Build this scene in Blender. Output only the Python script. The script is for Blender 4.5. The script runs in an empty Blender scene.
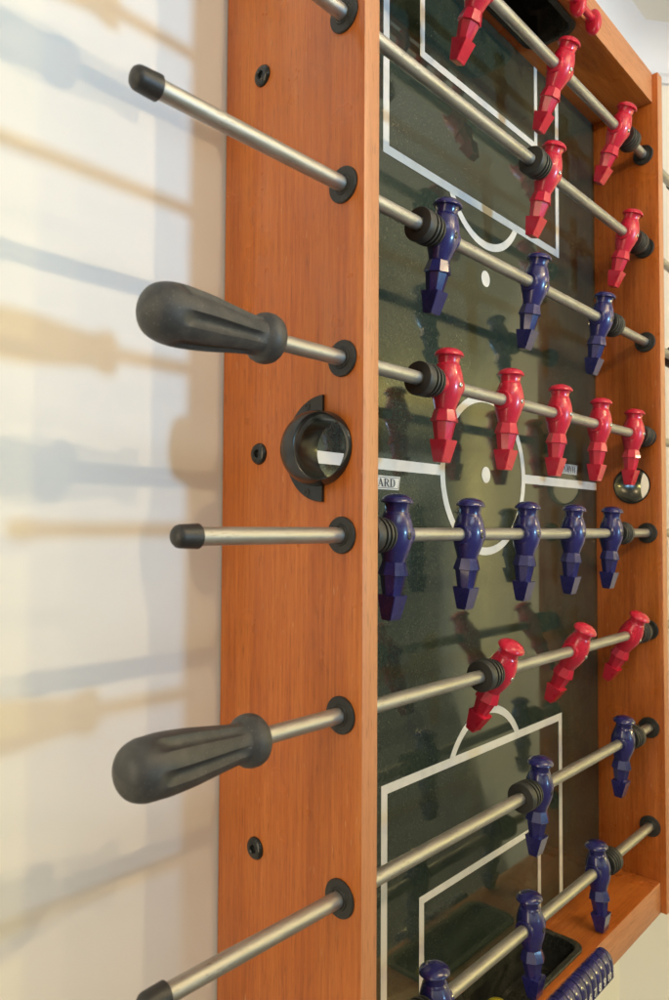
import bpy, bmesh, math, random
from mathutils import Vector, Matrix
random.seed(7)
S = bpy.context.scene
COL = S.collection
PI = math.pi

# ------------------------------------------------------------------ camera
cam = bpy.data.cameras.new("camera"); camo = bpy.data.objects.new("camera", cam); COL.objects.link(camo)
CAM = Vector((-0.45192, -0.38723, -0.06787)); YAW = 0.8229967; PITCH = 0.0368570; ROLL = 0.0054920; F = 723.49
fw = Vector((math.sin(YAW)*math.cos(PITCH), math.cos(YAW)*math.cos(PITCH), math.sin(PITCH)))
r0 = Vector((math.cos(YAW), -math.sin(YAW), 0)); u0 = r0.cross(fw)
rr = math.cos(ROLL)*r0 + math.sin(ROLL)*u0; uu = -math.sin(ROLL)*r0 + math.cos(ROLL)*u0
m = Matrix((rr, uu, -fw)).transposed().to_4x4(); m.translation = CAM
camo.matrix_world = m
cam.sensor_fit = 'HORIZONTAL'; cam.sensor_width = 36; cam.lens = F/669*36
cam.clip_start = 0.01; cam.clip_end = 100
cam.dof.use_dof = True; cam.dof.focus_distance = 0.78; cam.dof.aperture_fstop = 13
S.camera = camo

# ------------------------------------------------------------------ world (dim room ambience), lamps and added fill lights
w = bpy.data.worlds.new("World"); S.world = w; w.use_nodes = True
nt = w.node_tree; bg = nt.nodes['Background']
tc = nt.nodes.new('ShaderNodeTexCoord'); sp = nt.nodes.new('ShaderNodeSeparateXYZ'); rp = nt.nodes.new('ShaderNodeValToRGB')
mr = nt.nodes.new('ShaderNodeMapRange'); mr.inputs[1].default_value = -1; mr.inputs[2].default_value = 1
nt.links.new(tc.outputs['Generated'], sp.inputs[0]); nt.links.new(sp.outputs[2], mr.inputs[0]); nt.links.new(mr.outputs[0], rp.inputs[0])
e = rp.color_ramp.elements
e[0].position = 0.25; e[0].color = (.07, .055, .035, 1)
e[1].position = 0.85; e[1].color = (.52, .60, .62, 1)
x = e.new(0.515); x.color = (.09, .085, .055, 1)
x = e.new(0.62); x.color = (.58, .62, .50, 1)
nt.links.new(rp.outputs[0], bg.inputs[0]); bg.inputs[1].default_value = 2.45

def lamp(name, kind, loc, power, color, size, target=None):
    l = bpy.data.lights.new(name, kind); o = bpy.data.objects.new(name, l); COL.objects.link(o)
    o.location = loc; l.energy = power; l.color = color
    if kind == 'AREA':
        l.shape = 'RECTANGLE'; l.size, l.size_y = size
        o.rotation_euler = (Vector(target)-Vector(loc)).to_track_quat('-Z', 'Y').to_euler()
    else: l.shadow_soft_size = size
    return o
LAMPC = (1, .75, .42)
lamp("ceiling_spot", 'POINT', (.48, -1.09, .745), 18, LAMPC, .015)
lamp("ceiling_spot", 'POINT', (.03, -1.09, .745), 11.5, LAMPC, .015)
lamp("room_lamp", 'POINT', (1.75, -2.08, .78), 22, LAMPC, .05)
lamp("far_fill_light", 'POINT', (3.4, -3.3, .1), 120, (1, .82, .26), .06)  # unseen, added to yellow the angled wall that the field reflects
wl = lamp("window_light", 'SPOT', (1.15, -5.0, -.15), 600, (.34, .68, 1), .21)     # daylight falling mostly on the upper wall
wl.rotation_euler = (Vector((.15, .1, .75))-wl.location).to_track_quat('-Z', 'Y').to_euler()
wl.data.spot_size = math.radians(30); wl.data.spot_blend = 1.0
lamp("side_fill_light", 'AREA', (-1.8, -.22, .0), 16, (1, .82, .56), (.4, 2.2), (0, .03, -.05))  # soft fill added for the outer left panel and the wall beside it
lamp("upper_fill_light", 'AREA', (-.7, -1.3, 1.1), 12, (.72, .86, 1), (.9, .7), (-.15, .18, .5))  # unseen cool fill added from upper left to brighten the wall
S.view_settings.view_transform = 'Standard'; S.view_settings.look = 'None'
S.view_settings.exposure = 0.09; S.view_settings.gamma = 1

# ------------------------------------------------------------------ materials
def mat(name, base, rough=.5, metal=0, coat=0, bump=None, noise=None, spec=.5, ior=1.5):
    M = bpy.data.materials.new(name); M.use_nodes = True; t = M.node_tree; b = t.nodes['Principled BSDF']
    b.inputs['Base Color'].default_value = (*base, 1); b.inputs['Roughness'].default_value = rough
    b.inputs['Metallic'].default_value = metal; b.inputs['Coat Weight'].default_value = coat
    b.inputs['Coat Roughness'].default_value = .08; b.inputs['IOR'].default_value = ior
    c = t.nodes.new('ShaderNodeTexCoord')
    if noise:   # (scale vector, second colour, amount of contrast, roughness spread)
        sc, col2, lo, hi, rs = noise
        mp = t.nodes.new('ShaderNodeMapping'); mp.inputs['Scale'].default_value = sc
        n = t.nodes.new('ShaderNodeTexNoise'); n.inputs['Scale'].default_value = 1; n.inputs['Detail'].default_value = 7
        rp = t.nodes.new('ShaderNodeValToRGB'); rp.color_ramp.elements[0].position = lo; rp.color_ramp.elements[1].position = hi
        rp.color_ramp.elements[0].color = (*base, 1); rp.color_ramp.elements[1].color = (*col2, 1)
        t.links.new(c.outputs['Object'], mp.inputs[0]); t.links.new(mp.outputs[0], n.inputs['Vector'])
        t.links.new(n.outputs[0], rp.inputs[0]); t.links.new(rp.outputs[0], b.inputs['Base Color'])
        if rs:
            q = t.nodes.new('ShaderNodeMapRange'); q.inputs[3].default_value = rough-rs; q.inputs[4].default_value = rough+rs
            q.inputs[1].default_value = .3; q.inputs[2].default_value = .7
            t.links.new(n.outputs[0], q.inputs[0]); t.links.new(q.outputs[0], b.inputs['Roughness'])
    if bump:
        sc, st, ds = bump
        mp = t.nodes.new('ShaderNodeMapping'); mp.inputs['Scale'].default_value = sc if isinstance(sc, tuple) else (sc, sc, sc)
        n = t.nodes.new('ShaderNodeTexNoise'); n.inputs['Scale'].default_value = 1; n.inputs['Detail'].default_value = 4
        bp = t.nodes.new('ShaderNodeBump'); bp.inputs['Strength'].default_value = st; bp.inputs['Distance'].default_value = ds
        t.links.new(c.outputs['Object'], mp.inputs[0]); t.links.new(mp.outputs[0], n.inputs['Vector'])
        t.links.new(n.outputs[0], bp.inputs['Height']); t.links.new(bp.outputs[0], b.inputs['Normal'])
    return M

def wood(name, dark, mid, light, axis, rough=.34):
    M = bpy.data.materials.new(name); M.use_nodes = True; t = M.node_tree; b = t.nodes['Principled BSDF']; L = t.links.new
    c = t.nodes.new('ShaderNodeTexCoord')
    def nz(scale, detail, dist=0, rg=.6):
        mp = t.nodes.new('ShaderNodeMapping'); s = [scale[0]]*3; s[axis] = scale[1]; mp.inputs['Scale'].default_value = s
        n = t.nodes.new('ShaderNodeTexNoise'); n.inputs['Scale'].default_value = 1; n.inputs['Detail'].default_value = detail
        n.inputs['Distortion'].default_value = dist; n.inputs['Roughness'].default_value = rg
        L(c.outputs['Object'], mp.inputs[0]); L(mp.outputs[0], n.inputs['Vector']); return n
    big = nz((17, 1.5), 5, 1.5); fine = nz((260, 7), 5, .25, .7); pore = nz((900, 45), 2)
    r = t.nodes.new('ShaderNodeValToRGB'); E = r.color_ramp.elements
    E[0].position = .30; E[0].color = (*dark, 1); E[1].position = .72; E[1].color = (*light, 1); q = E.new(.5); q.color = (*mid, 1)
    mx = t.nodes.new('ShaderNodeMix'); mx.data_type = 'FLOAT'; mx.inputs[0].default_value = .56
    L(big.outputs[0], mx.inputs[2]); L(fine.outputs[0], mx.inputs[3]); L(mx.outputs[0], r.inputs[0])
    pr = t.nodes.new('ShaderNodeMapRange'); pr.inputs[1].default_value = .30; pr.inputs[2].default_value = .44
    pr.inputs[3].default_value = .60; pr.inputs[4].default_value = 1.0
    L(pore.outputs[0], pr.inputs[0])
    mc = t.nodes.new('ShaderNodeMix'); mc.data_type = 'RGBA'; mc.blend_type = 'MULTIPLY'; mc.inputs[0].default_value = 1
    cc = t.nodes.new('ShaderNodeCombineXYZ')
    for i in range(3): L(pr.outputs[0], cc.inputs[i])
    L(r.outputs[0], mc.inputs[6]); L(cc.outputs[0], mc.inputs[7]); L(mc.outputs[2], b.inputs['Base Color'])
    b.inputs['Roughness'].default_value = rough; b.inputs['IOR'].default_value = 1.5
    bp = t.nodes.new('ShaderNodeBump'); bp.inputs['Strength'].default_value = .12; bp.inputs['Distance'].default_value = .0004
    L(pore.outputs[0], bp.inputs['Height']); L(bp.outputs[0], b.inputs['Normal'])
    return M

WOODV = wood('cherry_laminate_vertical', (.27, .055, .009), (.45, .118, .018), (.59, .200, .042), 2)
WOODH = wood('cherry_laminate_crosswise', (.31, .066, .010), (.46, .128, .020), (.58, .20, .045), 0)
EDGEV = wood('lighter_edge_vertical', (.42, .15, .06), (.52, .22, .10), (.60, .28, .14), 2, .42)  # front edges in a lighter, pinker tone of the cabinet wood
EDGEH = wood('lighter_edge_crosswise', (.42, .15, .06), (.52, .22, .10), (.60, .28, .14), 0, .42)
RUBBER = mat('black_rubber', (.018, .019, .019), .55, bump=(900, .1, .0003))
HANDLE = mat('charcoal_rubber', (.033, .034, .037), .54, noise=((90, 90, 90), (.062, .061, .059), .45, .75, .08), bump=(1500, .25, .0003))
PLASTIC = mat('black_plastic', (.016, .017, .016), .24, bump=(1200, .08, .0002))
GOALP = mat('dusty_black_plastic', (.014, .016, .013), .5, noise=((60, 60, 60), (.050, .050, .040), .5, .8, .1), bump=(700, .5, .0006))
STEEL = mat('brushed_steel', (.37, .36, .335), .50, .85, noise=((25, 160, 160), (.45, .44, .415), .35, .65, .06), bump=((60, 900, 900), .05, .0001))
RED = mat('glossy_red_plastic', (.53, .010, .040), .31, coat=.35, noise=((30, 30, 30), (.58, .016, .050), .4, .6, .05))
BLUE = mat('glossy_blue_plastic', (.011, .012, .100), .26, coat=.5, noise=((30, 30, 30), (.018, .018, .14), .4, .6, .06))
SCREW = mat('nickel_screw', (.6, .6, .58), .25, 1)
FIELDM = mat('printed_green_field', (.026, .039, .030), .055, coat=0, noise=((420, 420, 420), (.052, .062, .050), .45, .78, .02), bump=(16, .02, .001), ior=1.78)
LINEM = mat('white_field_marking', (.70, .70, .70), .10, ior=1.55, noise=((60, 60, 60), (.60, .60, .59), .5, .8, .04))
NAVY = mat('navy_print', (.03, .035, .06), .12)
YELLOW = mat('yellow_ball_plastic', (.55, .48, .03), .35)
WHITEN = mat('white_numeral_print', (.75, .75, .70), .5)
WALLM = mat('painted_plaster', (.80, .785, .745), .75, noise=((3, 3, 3), (.815, .80, .765), .3, .7, 0), bump=(260, .10, .0006))
CORN = mat('white_cornice_paint', (.74, .78, .90), .6)
CEIL = mat('ceiling_paint', (.70, .71, .72), .8, bump=(180, .1, .0006))

def wear(M, col, scale=(700, 700, 700), lo=.66, hi=.72, amt=.8, smudge=None):
    """sparse dust specks (and broad smudges in the gloss) on top of a material"""
    t = M.node_tree; b = t.nodes['Principled BSDF']; L = t.links.new
    c = t.nodes.new('ShaderNodeTexCoord'); mp = t.nodes.new('ShaderNodeMapping'); mp.inputs['Scale'].default_value = scale
    n = t.nodes.new('ShaderNodeTexNoise'); n.inputs['Scale'].default_value = 1; n.inputs['Detail'].default_value = 1
    n2 = t.nodes.new('ShaderNodeTexNoise'); n2.inputs['Scale'].default_value = 18; n2.inputs['Detail'].default_value = 3
    q = t.nodes.new('ShaderNodeMapRange'); q.inputs[1].default_value = lo; q.inputs[2].default_value = hi; q.inputs[4].default_value = amt
    ml = t.nodes.new('ShaderNodeMath'); ml.operation = 'MULTIPLY'
    q2 = t.nodes.new('ShaderNodeMapRange'); q2.inputs[1].default_value = .42; q2.inputs[2].default_value = .62; q2.inputs[3].default_value = .15
    mx = t.nodes.new('ShaderNodeMix'); mx.data_type = 'RGBA'; mx.inputs[7].default_value = (*col, 1)
    old = b.inputs['Base Color'].links[0].from_socket if b.inputs['Base Color'].links else None
    if old: L(old, mx.inputs[6])
    else: mx.inputs[6].default_value = b.inputs['Base Color'].default_value
    L(c.outputs['Object'], mp.inputs[0]); L(mp.outputs[0], n.inputs['Vector']); L(c.outputs['Object'], n2.inputs['Vector'])
    L(n.outputs[0], q.inputs[0]); L(n2.outputs[0], q2.inputs[0]); L(q.outputs[0], ml.inputs[0]); L(q2.outputs[0], ml.inputs[1])
    L(ml.outputs[0], mx.inputs[0]); L(mx.outputs[2], b.inputs['Base Color'])
    if smudge:
        r = t.nodes.new('ShaderNodeMapRange'); r.inputs[1].default_value = .35; r.inputs[2].default_value = .7
        r.inputs[3].default_value, r.inputs[4].default_value = smudge
        L(n2.outputs[0], r.inputs[0]); L(r.outputs[0], b.inputs['Roughness'])
wear(FIELDM, (.28, .28, .24), (650, 650, 650), .66, .74, .5, (.035, .12))
wear(HANDLE, (.22, .21, .19), (800, 800, 800), .66, .74, .5, (.46, .62))
wear(GOALP, (.16, .16, .13), (420, 420, 420), .50, .74, .6)
wear(BLUE, (.20, .20, .26), (600, 600, 600), .64, .76, .35, (.20, .36))
wear(RED, (.62, .22, .22), (600, 600, 600), .64, .76, .3, (.22, .38))
wear(STEEL, (.20, .18, .15), (160, 700, 700), .60, .72, .6)
wear(RUBBER, (.10, .10, .09), (500, 500, 500), .55, .75, .4)
wear(WOODV, (.62, .36, .18), (420, 420, 60), .70, .76, .45, (.27, .44))
wear(WOODH, (.62, .36, .18), (60, 420, 420), .66, .76, .45, (.27, .44))

# ------------------------------------------------------------------ helpers
def finish(name, bm, mats, parent=None, sharp=32, smooth=True):
    bmesh.ops.remove_doubles(bm, verts=bm.verts, dist=1e-7)
    bmesh.ops.recalc_face_normals(bm, faces=bm.faces)
    if smooth:
        for f in bm.faces: f.smooth = True
        for ed in bm.edges:
            if len(ed.link_faces) == 2 and ed.calc_face_angle(0) > math.radians(sharp): ed.smooth = False
    me = bpy.data.meshes.new(name); bm.to_mesh(me); bm.free()
    for M in (mats if isinstance(mats, (list, tuple)) else [mats]): me.materials.append(M)
    return place(name, me, parent)
def place(name, me, parent=None, loc=None, rot=None):
    o = bpy.data.objects.new(name, me); COL.objects.link(o)
    if parent: o.parent = parent
    if loc: o.location = loc
    if rot: o.rotation_euler = rot
    return o
def thing(name, label, cat, loc=(0, 0, 0), group=None):
    o = bpy.data.objects.new(name, None); COL.objects.link(o); o.location = loc; o.empty_display_size = .02
    o['label'] = label; o['category'] = cat
    if group: o['group'] = group
    return o
def structure(o, label):
    o['kind'] = 'structure'; o['label'] = label; return o
def box(bm, x0, x1, y0, y1, z0, z1, bev=0):
    v = [bm.verts.new((x, y, z)) for x in (x0, x1) for y in (y0, y1) for z in (z0, z1)]
    fs = [bm.faces.new([v[i] for i in q]) for q in ((0, 1, 3, 2), (4, 6, 7, 5), (0, 4, 5, 1), (2, 3, 7, 6), (0, 2, 6, 4), (1, 5, 7, 3))]
    if bev:
        es = list({e for f in fs for e in f.edges})
        bmesh.ops.bevel(bm, geom=es, offset=bev, segments=2, affect='EDGES', profile=.7)
    return v
def rings(bm, R, close=(True, True), loop=False):
    """R: list of rings, each a list of points"""
    V = [[bm.verts.new(p) for p in r] for r in R]
    n = len(V[0]); pairs = list(zip(V, V[1:])) + ([(V[-1], V[0])] if loop else [])
    for a, b in pairs:
        for i in range(n): bm.faces.new((a[i], a[(i+1) % n], b[(i+1) % n], b[i]))
    if not loop:
        if close[0]: bm.faces.new(V[0][::-1])
        if close[1]: bm.faces.new(V[-1])
    return V
def lathe_x(bm, prof, n=32, c=(0, 0), loop=False, close=(True, True), rad=None):
    """prof: (x, r); revolve about the X axis through (y,z)=c"""
    R = []
    for (x, r) in prof:
        R.append([(x, c[0]+r*(rad(x, a) if rad else 1)*math.cos(a), c[1]+r*(rad(x, a) if rad else 1)*math.sin(a)) for a in [2*PI*i/n for i in range(n)]])
    return rings(bm, R, close, loop)
def catmull(P, k=4):
    out = []
    for i in range(len(P)-1):
        p0 = P[max(i-1, 0)]; p1 = P[i]; p2 = P[i+1]; p3 = P[min(i+2, len(P)-1)]
        for j in range(k):
            t = j/k
            out.append(tuple(.5*((2*b)+(-a+c)*t+(2*a-5*b+4*c-d)*t*t+(-a+3*b-3*c+d)*t**3) for a, b, c, d in zip(p0, p1, p2, p3)))
    out.append(tuple(P[-1])); return out
def plate(name, outline, holes, depth, mats, parent, tf, bev=.0006, matfn=None):
    """flat plate with holes: outline / holes as 2-D point lists, thickness depth, tf maps (u,v,w) to xyz"""
    cu = bpy.data.curves.new(name, 'CURVE'); cu.dimensions = '2D'; cu.fill_mode = 'BOTH'
    for pts in [outline]+holes:
        s = cu.splines.new('POLY'); s.points.add(len(pts)-1); s.use_cyclic_u = True
        for i, p in enumerate(pts): s.points[i].co = (p[0], p[1], 0, 1)
    cu.extrude = depth/2-bev; cu.bevel_depth = bev; cu.bevel_resolution = 1; cu.offset = -bev
    o = bpy.data.objects.new(name, cu); COL.objects.link(o)
    me = bpy.data.meshes.new_from_object(o.evaluated_get(bpy.context.evaluated_depsgraph_get()))
    bpy.data.objects.remove(o); bpy.data.curves.remove(cu)
    bm = bmesh.new(); bm.from_mesh(me); bpy.data.meshes.remove(me)
    for v in bm.verts: v.co = Vector(tf(v.co.x, v.co.y, v.co.z+depth/2))
    bmesh.ops.remove_doubles(bm, verts=bm.verts, dist=1e-6); bmesh.ops.recalc_face_normals(bm, faces=bm.faces)
    for f in bm.faces: f.material_index = matfn(f) if matfn else 0
    return finish(name, bm, mats, parent, 40)
def circle(c, r, n=64): return [(c[0]+r*math.cos(2*PI*i/n), c[1]+r*math.sin(2*PI*i/n)) for i in range(n)]
def rrect(x0, x1, y0, y1, r, n=8):
    P = []
    for cx, cy, a0 in ((x1-r, y1-r, 0), (x0+r, y1-r, PI/2), (x0+r, y0+r, PI), (x1-r, y0+r, 1.5*PI)):
        P += [(cx+r*math.cos(a0+PI/2*i/n), cy+r*math.sin(a0+PI/2*i/n)) for i in range(n+1)]
    return P

# ------------------------------------------------------------------ dimensions (metres)
T = .0197; WI = .6882; X2 = T+WI; X3 = X2+T; XC = T+WI/2
YR = .0230; D = .1842; YF = .1033
WALLY = .1862
ZR = dict(Z=.525, A=.375, B=.225, C=.075, D=-.075, E=-.225, F=-.375, G=-.525)

# ------------------------------------------------------------------ setting
CX, CY = .995, WALLY            # the wall turns here
DX, DY = .79, -.613
bm = bmesh.new()
V = [bm.verts.new(p) for p in ((-3, WALLY, -1.8), (CX, CY, -1.8), (CX+DX*8, CY+DY*8, -1.8), (-3, WALLY, .93), (CX, CY, .93), (CX+DX*8, CY+DY*8, .93))]
bm.faces.new((V[0], V[1], V[4], V[3])); bm.faces.new((V[1], V[2], V[5], V[4]))
g = bmesh.ops.extrude_face_region(bm, geom=bm.faces[:])
for v in g['geom']:
    if isinstance(v, bmesh.types.BMVert): v.co += Vector((.06, .12, 0))
structure(finish('wall', bm, WALLM, smooth=False), 'cream painted wall with an angled corner behind the table')
ZC0, ZC1, PR = .852, .925, .078
prof = [(0, ZC0), (.008, ZC0), (.010, ZC0+.012), (.014, ZC0+.016)]
for i in range(9):
    a = PI/2*i/8; prof.append((.014+(PR-.014)*(1-math.cos(a)), ZC0+.016+(ZC1-ZC0-.016)*math.sin(a)))
prof += [(PR, ZC1+.002), (0, ZC1+.002)]
bm = bmesh.new()
n1 = Vector((0, -1, 0)); n2 = Vector((DY, -DX, 0)).normalized(); nb = (n1+n2).normalized(); k = 1/nb.dot(n1)
def ring(P, n, s=1): return [(P[0]+n.x*q*s, P[1]+n.y*q*s, z) for q, z in prof]
rings(bm, [ring((-3, WALLY-.0005), n1), ring((CX, CY-.0005), nb, k), ring((CX+DX*7.9, CY+DY*7.9-.0005), n2)])
structure(finish('cornice', bm, CORN, sharp=25), 'white curved plaster cornice under the ceiling')
bm = bmesh.new()
box(bm, -3, 8, -5.5, .35, ZC1+.0005, ZC1+.05)
structure(finish('ceiling', bm, CEIL, smooth=False), 'pale grey ceiling above the table')

# ------------------------------------------------------------------ the table cabinet
table = thing('foosball_table', 'cherry wood foosball table cabinet with dark green field, stood on end against the wall', 'foosball table', (0, 0, 0))
HB = .6505
HOLE = (.046, .0)
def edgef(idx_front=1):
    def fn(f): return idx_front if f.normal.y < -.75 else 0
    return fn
rect = [(-.0, -HB), (D, -HB), (D, HB), (0, HB)]
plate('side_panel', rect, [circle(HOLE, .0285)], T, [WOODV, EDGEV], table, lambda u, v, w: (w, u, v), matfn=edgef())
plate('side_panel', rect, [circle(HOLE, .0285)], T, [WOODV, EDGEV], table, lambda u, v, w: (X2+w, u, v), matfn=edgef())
ZI = .6045; GX0, GX1, GY0, GY1 = XC-.100, XC+.096, .024, .086
for s in (1, -1):
    z0, z1 = (ZI, .6525) if s > 0 else (-.6510, -ZI)
    outline = [(T+.0003, .0085), (X2-.0003, .0085), (X2-.0003, D-.02), (T+.0003, D-.02)]
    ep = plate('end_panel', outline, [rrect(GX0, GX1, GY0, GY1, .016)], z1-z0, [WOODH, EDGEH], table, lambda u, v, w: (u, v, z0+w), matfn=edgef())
    # goal pocket: flange ring + walls + floor
    gp = bpy.data.objects
    bm = bmesh.new()
    def rr_ring(g, z, r): return [(x, y, z) for x, y in rrect(GX0-g, GX1+g, GY0-g, GY1+g, r)]
    zi = ZI*s
    R = [rr_ring(.0065, zi, .020), rr_ring(.0065, zi-s*.0016, .020), rr_ring(.0055, zi-s*.0026, .019), rr_ring(-.0005, zi-s*.0026, .0155), rr_ring(-.0020, zi-s*.0010, .0145),
         rr_ring(-.0024, zi+s*.040, .0145), rr_ring(-.0060, zi+s*.0445, .012)]
    rings(bm, R, (False, True))
    bmesh.ops.solidify(bm, geom=bm.faces[:], thickness=.0006)
    finish('goal_box', bm, GOALP, table, 40)
bm = bmesh.new(); box(bm, T+.0002, X2-.0002, YF, YF+.006, -ZI+.0002, ZI-.0002, 0)
field = finish('playing_field', bm, FIELDM, table, smooth=False)
bm = bmesh.new()
ZL = [YF]
def mark(name, pts_list, y=YF-.0004, M=LINEM, parent=field):
    """flat printed marks: list of closed polygons or (outer,inner) loops, in X,Z"""
    bm = bmesh.new()
    for it in pts_list:
        if isinstance(it, tuple) and isinstance(it[0], list):
            a = [bm.verts.new((x, y, z)) for x, z in it[0]]; b = [bm.verts.new((x, y, z)) for x, z in it[1]]
            n = len(a); rg = n if len(it) < 3 else n-1
            for i in range(rg): bm.faces.new((a[i], a[(i+1) % n], b[(i+1) % n], b[i]))
        else: bm.faces.new([bm.verts.new((x, y, z)) for x, z in it])
    bm.normal_update()
    for f in bm.faces:
        if f.normal.y > 0: f.normal_flip()
    me = bpy.data.meshes.new(name); bm.to_mesh(me); bm.free(); me.materials.append(M)
    o = place(name, me, parent); return o
LW = .0105
mark('centre_circle', [(circle((XC, 0), .1035), circle((XC, 0), .0935))])
for xa, xb in ((T+.001, XC-.1033), (XC+.1033, X2-.001)): mark('centre_line', [[(xa, -.0062), (xb, -.0062), (xb, .0062), (xa, .0062)]])
mark('centre_spot', [circle((XC, 0), .0105, 32)])
for s in (1, -1):
    def fr(hw, z, wd, name):
        zt = ZI-.0005; a = z*s; b = zt*s
        L = [(XC-hw, b), (XC-hw, a), (XC+hw, a), (XC+hw, b)]
        I = [(XC-hw+wd, b), (XC-hw+wd, a+s*wd), (XC+hw-wd, a+s*wd), (XC+hw-wd, b)]
        mark(name, [(L, I, 'open')])
    fr(.2122, .3422, LW, 'penalty_box_line'); fr(.1443, .4825, LW*.88, 'goal_box_line')
    mark('penalty_spot', [circle((XC, s*.256), .0105, 32)])
    A = math.asin(.0833/.0975); cz = s*(.3422+.0975*math.cos(A)-.0002)
    o_, i_ = [], []
    A2 = math.acos((abs(cz)-.3422)/.0875)
    for i in range(25):
        a = -A+2*A*i/24; b = -A2+2*A2*i/24
        o_.append((XC+.0975*math.sin(a), cz-s*.0975*math.cos(a))); i_.append((XC+.0875*math.sin(b), cz-s*.0875*math.cos(b)))
    mark('penalty_arc', [(o_, i_, 'open')])
# printed name plates on the field (serif capitals built of strokes)
def letters(word, h):
    """strokes as polygons in unit height; returns list of polys, width"""
    tk, th, sf = .17, .06, .07
    def q(x0, z0, x1, z1, t): return [(x0-t/2, z0), (x0+t/2, z0), (x1+t/2, z1), (x1-t/2, z1)]
    def bar(x0, x1, z, t): return [(x0, z-t/2), (x1, z-t/2), (x1, z+t/2), (x0, z+t/2)]
    def bowl(cx, cz, rx, rz, t):
        P = []; n = 10
        for i in range(n+1):
            a = -PI/2+PI*i/n; P.append((cx+rx*math.cos(a), cz+rz*math.sin(a)))
        for i in range(n, -1, -1):
            a = -PI/2+PI*i/n; P.append((cx+(rx-t)*math.cos(a), cz+(rz-th)*math.sin(a)))
        return [[P[i], P[i+1], P[2*n-i], P[2*n+1-i]] for i in range(n)]
    out = []; x = 0
    for ch in word:
        if ch == 'H': s = [q(.14, 0, .14, 1, tk), q(.66, 0, .66, 1, tk), bar(.2, .6, .5, th)]+[bar(a-.15, a+.15, z, sf) for a in (.14, .66) for z in (.03, .97)]; wd = .80
        elif ch == 'A': s = [q(.12, 0, .42, 1, th), q(.68, 0, .38, 1, tk), bar(.22, .6, .33, th), bar(-.02, .24, .03, sf), bar(.52, .84, .03, sf)]; wd = .82
        elif ch == 'V': s = [q(.12, 1, .42, 0, tk), q(.70, 1, .42, 0, th), bar(-.03, .28, .97, sf), bar(.56, .82, .97, sf)]; wd = .80
        elif ch == 'R': s = [q(.14, 0, .14, 1, tk), bar(-.01, .38, .97, sf), bar(-.01, .29, .03, sf), bar(.16, .38, .5, th), q(.62, 0, .36, .5, tk), bar(.52, .78, .03, sf)]+bowl(.36, .73, .27, .26, .15); wd = .76
        elif ch == 'D': s = [q(.14, 0, .14, 1, tk), bar(-.01, .36, .97, sf), bar(-.01, .36, .03, sf)]+bowl(.34, .5, .38, .49, .16); wd = .78
        for p in s: out.append([((x+a)*h, b*h) for a, b in p])
        x += wd+.06
    return out, (x-.06)*h
def nameplate(cx, cz, sgn):
    tfm = lambda P: [(cx+sgn*a, cz+sgn*b) for a, b in P]
    hw, hh, sk = .0445, .0074, .0016
    def para(e): return [(-hw+e-sk, -hh+e), (hw-e-sk, -hh+e), (hw-e+sk, hh-e), (-hw+e+sk, hh-e)]
    pl = mark('name_plate', [tfm(para(0))])
    f1 = mark('plate_border', [(tfm(para(.0013)), tfm(para(.0019)))], YF-.0007, NAVY, pl)
    P, wd = letters('HARVARD', .0090)
    kx = .074/wd
    bm = bmesh.new()
    for i, p in enumerate(P):
        q = tfm([((a-wd/2)*kx, b-.0045) for a, b in p]); y = YF-.0008-.00002*(i % 12)
        f = bm.faces.new([bm.verts.new((a, y, b)) for a, b in q]); f.normal_update()
        if f.normal.y > 0: f.normal_flip()
    me = bpy.data.meshes.new('plate_lettering'); bm.to_mesh(me); bm.free(); me.materials.append(NAVY)
    place('plate_lettering', me, pl)
nameplate(.1375, -.0200, 1); nameplate(2*XC-.1375, .0222, -1)

# bushings round the rods, on both faces of both side panels
bm = bmesh.new()
lathe_x(bm, [(0, .0074), (0, .0157), (-.0016, .0157), (-.0026, .0150), (-.0028, .0095), (-.0040, .0088), (-.0040, .0074)], 40, loop=True)
b0 = finish('rod_bushing', bm, RUBBER, table); bmesh_b = b0.data
first = True
for kz, z in ZR.items():
    for (x, s) in ((0, 1), (T, -1), (X2, 1), (X3, -1)):
        o = b0 if first else b0.copy()
        if not first: COL.objects.link(o)
        first = False
        o.parent = table; o.location = (x, YR, z); o.rotation_euler = (0, 0, 0 if s > 0 else PI)
# bolts
bm = bmesh.new()
lathe_x(bm, [(0, .0103), (-.0012, .0103), (-.0030, .0092), (-.0042, .0072), (-.0044, .0045), (-.0036, .0036), (-.0012, .0034)], 32, close=(True, True))
bo = finish('panel_bolt', bm, PLASTIC, table)
i = 0
for s, x in ((1, 0), (-1, X3)):
    for z in (.366, .0005, -.366):
        o = bo if i == 0 else bo.copy()
        if i: COL.objects.link(o)
        i += 1; o.location = (x, .129, z); o.rotation_euler = (0, 0, 0 if s > 0 else PI)
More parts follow.
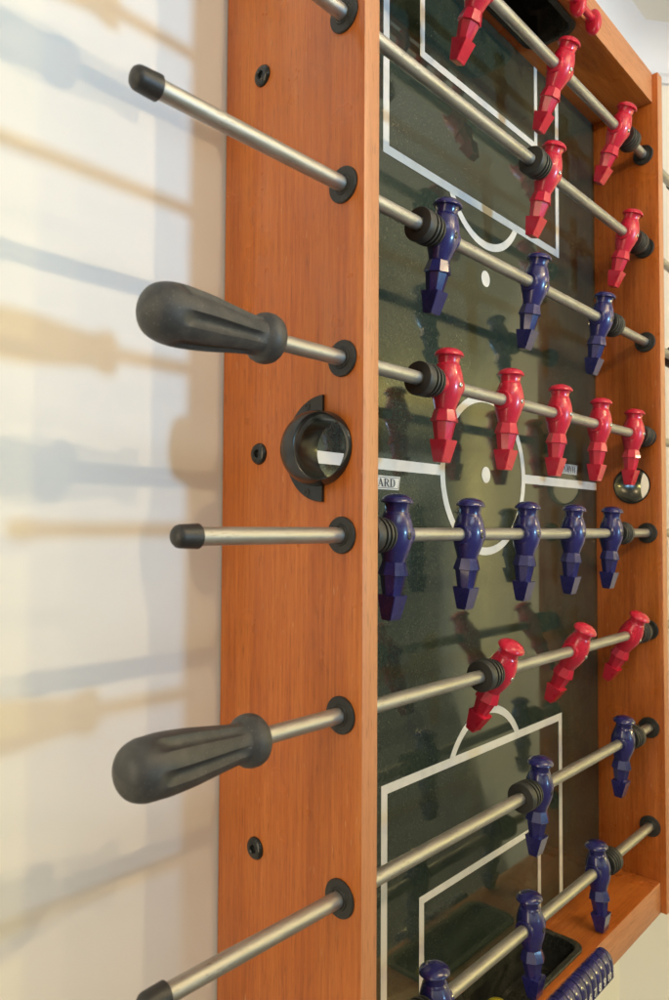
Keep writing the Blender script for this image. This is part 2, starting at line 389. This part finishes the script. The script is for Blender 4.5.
# ball entry cups
def entry_cup(mx):
    bm = bmesh.new(); n = 56; cy = HOLE[0]
    def rg(x, c, ry, rz):
        return [(mx(x), c+ry*math.cos(2*PI*i/n), rz*math.sin(2*PI*i/n)) for i in range(n)]
    def dome(t, base, rim, h0, h1):   # quarter-round dome rising to a slanted round mouth
        L = []; s_, c_ = math.sin(t*PI/2), math.cos(t*PI/2)
        for i in range(n):
            a = 2*PI*i/n; k = (1+math.cos(a))/2; xr = h0+(h1-h0)*k
            yb, zb = base[0]+base[1]*math.cos(a), base[2]*math.sin(a); yr_, zr_ = rim[0]+rim[1]*math.cos(a), rim[2]*math.sin(a)
            L.append((mx(-.0002-xr*s_), yr_+(yb-yr_)*c_, zr_+(zb-zr_)*c_))
        return L
    B, M_ = (.0495, .0375, .0330), (.0338, .0170, .0288)
    R = [dome(t, B, M_, .0034, .0315) for t in (0, .12, .25, .38, .5, .62, .74, .85, .93, 1)]
    R += [dome(1, B, (.0339, .0166, .0284), .0033, .0310), dome(1, B, (.0340, .0163, .0280), .0026, .0298), dome(1, B, (.0398, .0220, .0274), .0014, .0150)]
    R += [rg(.0, .0455, .0268, .0268), rg(T+.0008, .0460, .0268, .0268), rg(T+.0008, .0460, .0290, .0290), rg(T+.0002, .0460, .0290, .0290), rg(T+.0002, .0460, .0280, .0280), rg(-.0002, .0460, .0280, .0280)]
    rings(bm, R, loop=True)
    cup = finish('ball_entry_cup', bm, PLASTIC, table, 50)
    bm = bmesh.new()  # half-round flange towards the wall
    arc = [(cy-.002+.0465*math.cos(-PI/2+PI*i/40), .0465*math.sin(-PI/2+PI*i/40)) for i in range(41)]
    inner = [(cy-.002+.030*math.cos(-PI/2+PI*i/40), .030*math.sin(-PI/2+PI*i/40)) for i in range(41)]
    lay = []
    for (x, sh) in ((-.0003, 0), (-.0026, 0), (-.0032, .0007)):
        lay.append([bm.verts.new((mx(x), cy-.002+(p-cy+.002)*(1-sh/.0465), q*(1-sh/.0465))) for p, q in arc])
    inn = [[bm.verts.new((mx(x), p, q)) for p, q in inner] for x in (-.0003, -.0032)]
    seqs = [lay[0], lay[1], lay[2], inn[1], inn[0]]
    for a, b in zip(seqs, seqs[1:]+seqs[:1]):
        for i in range(40): bm.faces.new((a[i], a[i+1], b[i+1], b[i]))
    for j in (0, 40): bm.faces.new([s[j] for s in seqs])
    fl = finish('flange', bm, PLASTIC, cup, 40)
    for z in (.038, -.038):
        bm = bmesh.new()
        sg = 1 if mx(0) < .3 else -1
        lathe_x(bm, [(0, .0034), (-.0007, .0034), (-.0010, .0026), (-.0009, .0018), (-.0005, .0014)], 20)
        for a in (0, PI/2):
            v = box(bm, -.0012, -.0007, -.0018, .0018, -.0003, .0003)
            bmesh.ops.rotate(bm, verts=v, cent=(0, 0, 0), matrix=Matrix.Rotation(a+.5, 3, 'X'))
        s_ = finish('screw', bm, RUBBER, cup); s_.location = (mx(-.0032), .0625, z); s_.rotation_euler = (0, 0, 0 if sg > 0 else PI)
entry_cup(lambda x: x); entry_cup(lambda x: X3-x)

# score counters on the front edge of each end panel
def text_mesh(s, size):
    cu = bpy.data.curves.new('numeral', 'FONT'); cu.body = s; cu.size = size; cu.align_x = 'CENTER'; cu.align_y = 'CENTER'; cu.extrude = .00025; cu.offset = .00010
    o = bpy.data.objects.new('numeral', cu); COL.objects.link(o)
    me = bpy.data.meshes.new_from_object(o.evaluated_get(bpy.context.evaluated_depsgraph_get()))
    bpy.data.objects.remove(o); bpy.data.curves.remove(cu); me.materials.clear(); me.materials.append(WHITEN); return me
def bead_profile():
    P = [(.0075, -.0010), (.0040, .0018), (-.0010, .0022), (-.0060, .0004), (-.0100, -.0036), (-.0125, -.0090), (-.0135, -.0160), (-.0138, -.0290), (-.0120, -.0325), (-.0070, -.0338), (.0075, -.0338)]
    return P
def bead(bm, x0, x1, tab=True):
    P = bead_profile(); g = .0007
    def rg(x, e): 
        cy, cz = -.003, -.016
        return [(x, cy+(y-cy)*(1-e), cz+(z-cz)*(1-e)) for y, z in P]
    rings(bm, [rg(x0+.0002, .10), rg(x0+g, .02), rg(x0+2*g, 0), rg(x1-2*g, 0), rg(x1-g, .02), rg(x1-.0002, .10)])
    if tab:
        c = (x0+x1)/2
        R = []
        for t, hw, hh in ((0, .0008, .0002), (.12, .0026, .0014), (.5, .0029, .0018), (.85, .0036, .0024), (1, .0016, .0004)):
            y = -.0035-(.0090)*t; z = .0008-.0105*t-.001*t*t
            nx, nz = -.75, .66
            R.append([(c+hw*math.cos(a), y+nx*hh*max(0, math.sin(a))+.0, z+nz*hh*max(0, math.sin(a))) for a in [2*PI*i/14 for i in range(14)]])
        rings(bm, R)
sc = bpy.data.objects.new('score_counter', None); COL.objects.link(sc); sc.parent = table; sc.location = (0, 0, -.6035)
BW = .0139; xr = .4660
for k in range(10, 0, -1):
    x1 = xr-(10-k)*BW - (.0006 if k < 5 else 0)-(.0006 if k < 10 else 0); bm = bmesh.new(); bead(bm, x1-BW+.0003, x1)
    bd = finish('counter_bead', bm, BLUE, sc, 25)
    nm = place('numeral', text_mesh(str(k), .0132 if k < 10 else .0116), bd, ((x1-BW/2), -.01385, -.0228), (PI/2, 0, 0))
bm = bmesh.new(); bead(bm, xr+.0004, xr+.0075, False); finish('counter_end', bm, BLUE, sc, 25)
bm = bmesh.new(); lathe_x(bm, [(xr-.17, .0022), (xr+.006, .0022)], 12, (-.001, -.018)); finish('counter_bar', bm, STEEL, sc)
sc = bpy.data.objects.new('score_counter', None); COL.objects.link(sc); sc.parent = table; sc.location = (0, 0, .617)
def lobe(x0, x1):
    bm = bmesh.new(); P = []
    for i in range(24):
        a = 2*PI*i/24; P.append((-.0015+.0105*math.cos(a), -.0165+.0165*math.sin(a)*(1.0)))
    R = []
    for x, e in ((x0, .35), (x0+.0012, .10), (x0+.003, 0), (x1-.003, 0), (x1-.0012, .10), (x1, .35)):
        R.append([(x, -.0015+(y+.0015)*(1-e), -.0165+(z+.0165)*(1-e)) for y, z in P])
    rings(bm, R); return finish('counter_bead', bm, RED, sc, 60)
for i in range(7):
    lobe(.468-.0465*i-.011, .468-.0465*i)
bm = bmesh.new(); lathe_x(bm, [(.468-.0465*6-.012, .0046), (.465, .0046)], 20, (-.001, -.0135)); finish('counter_bar', bm, RED, sc)

# ------------------------------------------------------------------ one player figure (shared mesh), origin on the rod axis
def player_mesh():
    bm = bmesh.new(); N = 32; ang = [2*PI*i/N+PI/16*0 for i in range(N)]
    def ell(z, hx, hy): return [(hx*math.cos(a), hy*math.sin(a), z) for a in ang]
    def octo(z, hx, hy, k=1.0):
        L = []
        for a in ang:
            s = max(math.cos(a-(PI/8+PI/4*j)*1.0) for j in range(8)); r = math.cos(PI/8)/s*1.035
            L.append((hx*r*math.cos(a), hy*r*math.sin(a), z))
        return L
    top = [(.0380, .0008), (.0376, .0050), (.0366, .0090), (.0350, .0122), (.0332, .0142), (.0314, .0152), (.0302, .0155), (.0294, .0152), (.0290, .0144), (.0289, .0122)]
    R = [ell(z, r, r*.97) for z, r in top]
    neck = [(.0280, .0118), (.0240, .0111), (.0218, .0112), (.0206, .0120), (.0196, .0125)]
    R += [ell(z, r, r*.98) for z, r in neck]
    tor = catmull([(.0192, .0124, .0122), (.0150, .0137, .0138), (.0090, .0152, .0156), (.0020, .0158, .0165), (-.0060, .0154, .0160), (-.0130, .0140, .0142), (-.0190, .0122, .0120), (-.0238, .0108, .0106)], 3)
    R += [ell(z, a, b) for z, a, b in tor]
    R += [octo(-.0246, .0106, .0104), octo(-.0300, .0120, .0122), octo(-.0362, .0136, .0138), octo(-.0370, .0130, .0132), octo(-.0371, .0116, .0116), octo(-.0460, .0100, .0102), octo(-.0556, .0080, .0086)]
    rings(bm, R)
    # rod boss through the chest
    lathe_x(bm, [(-.0172, .0080), (-.0172, .0100), (-.0164, .0108), (.0164, .0108), (.0172, .0100), (.0172, .0080)], 28)
    # foot: tapered wedge block
    def blk(z, hx, y0, y1): return [(-hx, y0, z), (hx, y0, z), (hx, y1, z), (-hx, y1, z)]
    fb = bmesh.new(); rings(fb, [blk(-.0548, .0098, -.0112, .0100), blk(-.0778, .0080, -.0058, .0046)])
    bmesh.ops.bevel(fb, geom=fb.edges[:], offset=.0006, segments=2, affect='EDGES')
    me = bpy.data.meshes.new('t'); fb.to_mesh(me); fb.free(); bm.from_mesh(me); bpy.data.meshes.remove(me)
    bmesh.ops.recalc_face_normals(bm, faces=bm.faces)
    for f in bm.faces: f.smooth = True
    for ed in bm.edges:
        if len(ed.link_faces) == 2 and ed.calc_face_angle(0) > math.radians(21): ed.smooth = False
    me = bpy.data.meshes.new('player_figure'); bm.to_mesh(me); bm.free(); return me
PM_RED = player_mesh(); PM_RED.materials.append(RED)
PM_BLUE = PM_RED.copy(); PM_BLUE.materials.clear(); PM_BLUE.materials.append(BLUE)
def lmesh(name, prof, M, n=32, loop=False, rad=None):
    bm = bmesh.new(); lathe_x(bm, prof, n, loop=loop, rad=rad)
    bmesh.ops.recalc_face_normals(bm, faces=bm.faces)
    for f in bm.faces: f.smooth = True
    for ed in bm.edges:
        if len(ed.link_faces) == 2 and ed.calc_face_angle(0) > math.radians(35): ed.smooth = False
    me = bpy.data.meshes.new(name); bm.to_mesh(me); bm.free(); me.materials.append(M); return me
# screw head, its axis along -Y
def screw_mesh():
    bm = bmesh.new(); lathe_x(bm, [(0, .0027), (-.0009, .0027), (-.0016, .0018), (-.0016, .0009), (-.0010, .0007)], 18)
    for v in bm.verts: v.co = (v.co.y, v.co.x, v.co.z)
    bmesh.ops.recalc_face_normals(bm, faces=bm.faces)
    for f in bm.faces: f.smooth = True
    me = bpy.data.meshes.new('screw'); bm.to_mesh(me); bm.free(); return me
SC_R = screw_mesh(); SC_R.materials.append(SCREW)
HOLE_DISC_B = screw_mesh(); HOLE_DISC_B.materials.append(PLASTIC)
for v in HOLE_DISC_B.vertices: v.co.y *= .4; v.co.x *= 1.05; v.co.z *= 1.25
bp_ = [(0, .0074), (0, .0160), (.0010, .0166), (.0095, .0166), (.0100, .0160), (.0103, .0126), (.0125, .0126), (.0128, .0162), (.0152, .0166), (.0160, .0158), (.0163, .0124), (.0185, .0124), (.0188, .0160), (.0212, .0162), (.0222, .0152), (.0226, .0120), (.0245, .0120), (.0248, .0150), (.0272, .0148), (.0276, .0130), (.0276, .0074)]
BUMPM = mat('bumper_rubber', (.030, .032, .031), .5, bump=(900, .1, .0003))
BUMP = lmesh('bumper', bp_, BUMPM, 40, True)
bp2 = [(x*.62, r*.93) for x, r in bp_]
def flute(x, a):
    k = max(0, min(1, (x-.016)/.018))*max(0, min(1, (.100-x)/.016)); k = k*k*(3-2*k)
    return 1-.20*k*max(0, math.cos(a*6))**.7
hp = catmull([(0, .0004), (.0006, .0060), (.0030, .0122), (.0080, .0174), (.0160, .0203), (.0260, .0214), (.0380, .0210), (.0540, .0196), (.0720, .0172), (.0880, .0152), (.0960, .0146)], 5)
hp += [(.0985, .0150), (.1000, .0168), (.1020, .0184), (.1055, .0194), (.1095, .0194), (.1130, .0184), (.1152, .0166), (.1160, .0130), (.1162, .0078)]
HANDM = lmesh('handle', hp, HANDLE, 96, rad=flute)
CAPR = mat('cap_rubber', (.017, .017, .018), .48, bump=(900, .1, .0003)); wear(CAPR, (.12, .12, .11), (700, 700, 700), .62, .74, .4)
CAPM = lmesh('end_cap', [(0, .0006), (.0004, .0038), (.0016, .0062), (.0036, .0078), (.0056, .0083), (.0200, .0089), (.0204, .0085), (.0204, .0066)], CAPR, 32)
HOLEM = lmesh('handle_hole', [(-.0004, .0016), (.0012, .0016)], RUBBER, 12)

R_ = math.radians
# key: colour, players X, tilt (feet towards the wall +), bumpers (left x0, right x0), left end X, left end kind, right end X, right kind, label
RODS = {
 'Z': ('red', (.222, .415, .608), 24, (.182, .6270), -.30, 'handle', .86, 'cap', 'topmost rod at the upper goal, carrying three red players with feet swung towards the field'),
 'A': ('red', (.379, .637), 17, (.334, .6560), -.199, 'handle', .88, 'cap', 'second rod from the top, with two red players and rubber bumpers on it'),
 'B': ('blue', (.149, .3435, .538), 11, (.106, .5570), -.206, 'cap', .95, 'handle', 'steel rod with three blue players and a black capped end above the upper handle'),
 'C': ('red', (.156, .2805, .405, .5295, .653), 5, (.106, .6720), -.1955, 'handle', .892, 'cap', 'rod with five red players and a charcoal handle above the ball entry cup'),
 'D': ('blue', (.0725, .196, .3195, .443, .5665), 4, (.030, .5860), -.169, 'cap', .972, 'handle', 'level rod with five blue players just below the ball entry cup'),
 'E': ('red', (.259, .4470, .634), 27, (.217, .6530), -.2075, 'handle', .87, 'cap', 'rod with three red players and the lower charcoal handle'),
 'F': ('blue', (.348, .603), 4, (.303, .6220), -.190, 'cap', .97, 'handle', 'rod with two blue players below the lower handle, its capped end at the bottom edge'),
 'G': ('blue', (.137, .326, .513), -3, (.094, .5320), -.15, 'cap', .98, 'handle', 'lowest rod, with three blue players in front of the lower goal'),
}
for key, (colr, xs, tilt, (bl, br), xl, kl, xrr, kr, lab) in RODS.items():
    root = thing('player_rod', lab, 'foosball rod', (0, YR, ZR[key]), 'rods with players across the table')
    root.rotation_euler = (R_(tilt), 0, 0)
    x0 = xl+(.015 if kl == 'cap' else .06); x1 = xrr-(.015 if kr == 'cap' else .06)
    bm = bmesh.new(); lathe_x(bm, [(x0, .0067), (x1, .0067)], 36); finish('rod', bm, STEEL, root)
    for xm in xs:
        p = place('player_figure', PM_RED if colr == 'red' else PM_BLUE, root, (xm, 0, 0))
        if colr == 'red': place('screw', SC_R, p, (.0, -.0160, 0))
        else: place('screw', HOLE_DISC_B, p, (.0, -.0160, 0))  # flat dark disc standing in for the open hole in blue players
    place('bumper', BUMP, root, (bl, 0, 0))
    b = place('bumper', BUMP, root, (br+.0276, 0, 0), (0, 0, PI)); b.scale = (.92, 1, 1)
    for kx, kind, s in ((xl, kl, 1), (xrr, kr, -1)):
        o = place('handle' if kind == 'handle' else 'end_cap', HANDM if kind == 'handle' else CAPM, root, (kx, 0, 0), (R_({'C': 12, 'E': 40}.get(key, 20)) if kind == 'handle' and s > 0 else 0, 0, 0 if s > 0 else PI))

# ------------------------------------------------------------------ the ball lying in the lower goal
bm = bmesh.new(); bmesh.ops.create_uvsphere(bm, u_segments=40, v_segments=24, radius=.0168)
b = finish('foosball', bm, YELLOW, None, 60); b.location = (.306, .055, -.6295)
b['label'] = 'small yellow ball lying in the lower goal'; b['category'] = 'ball'
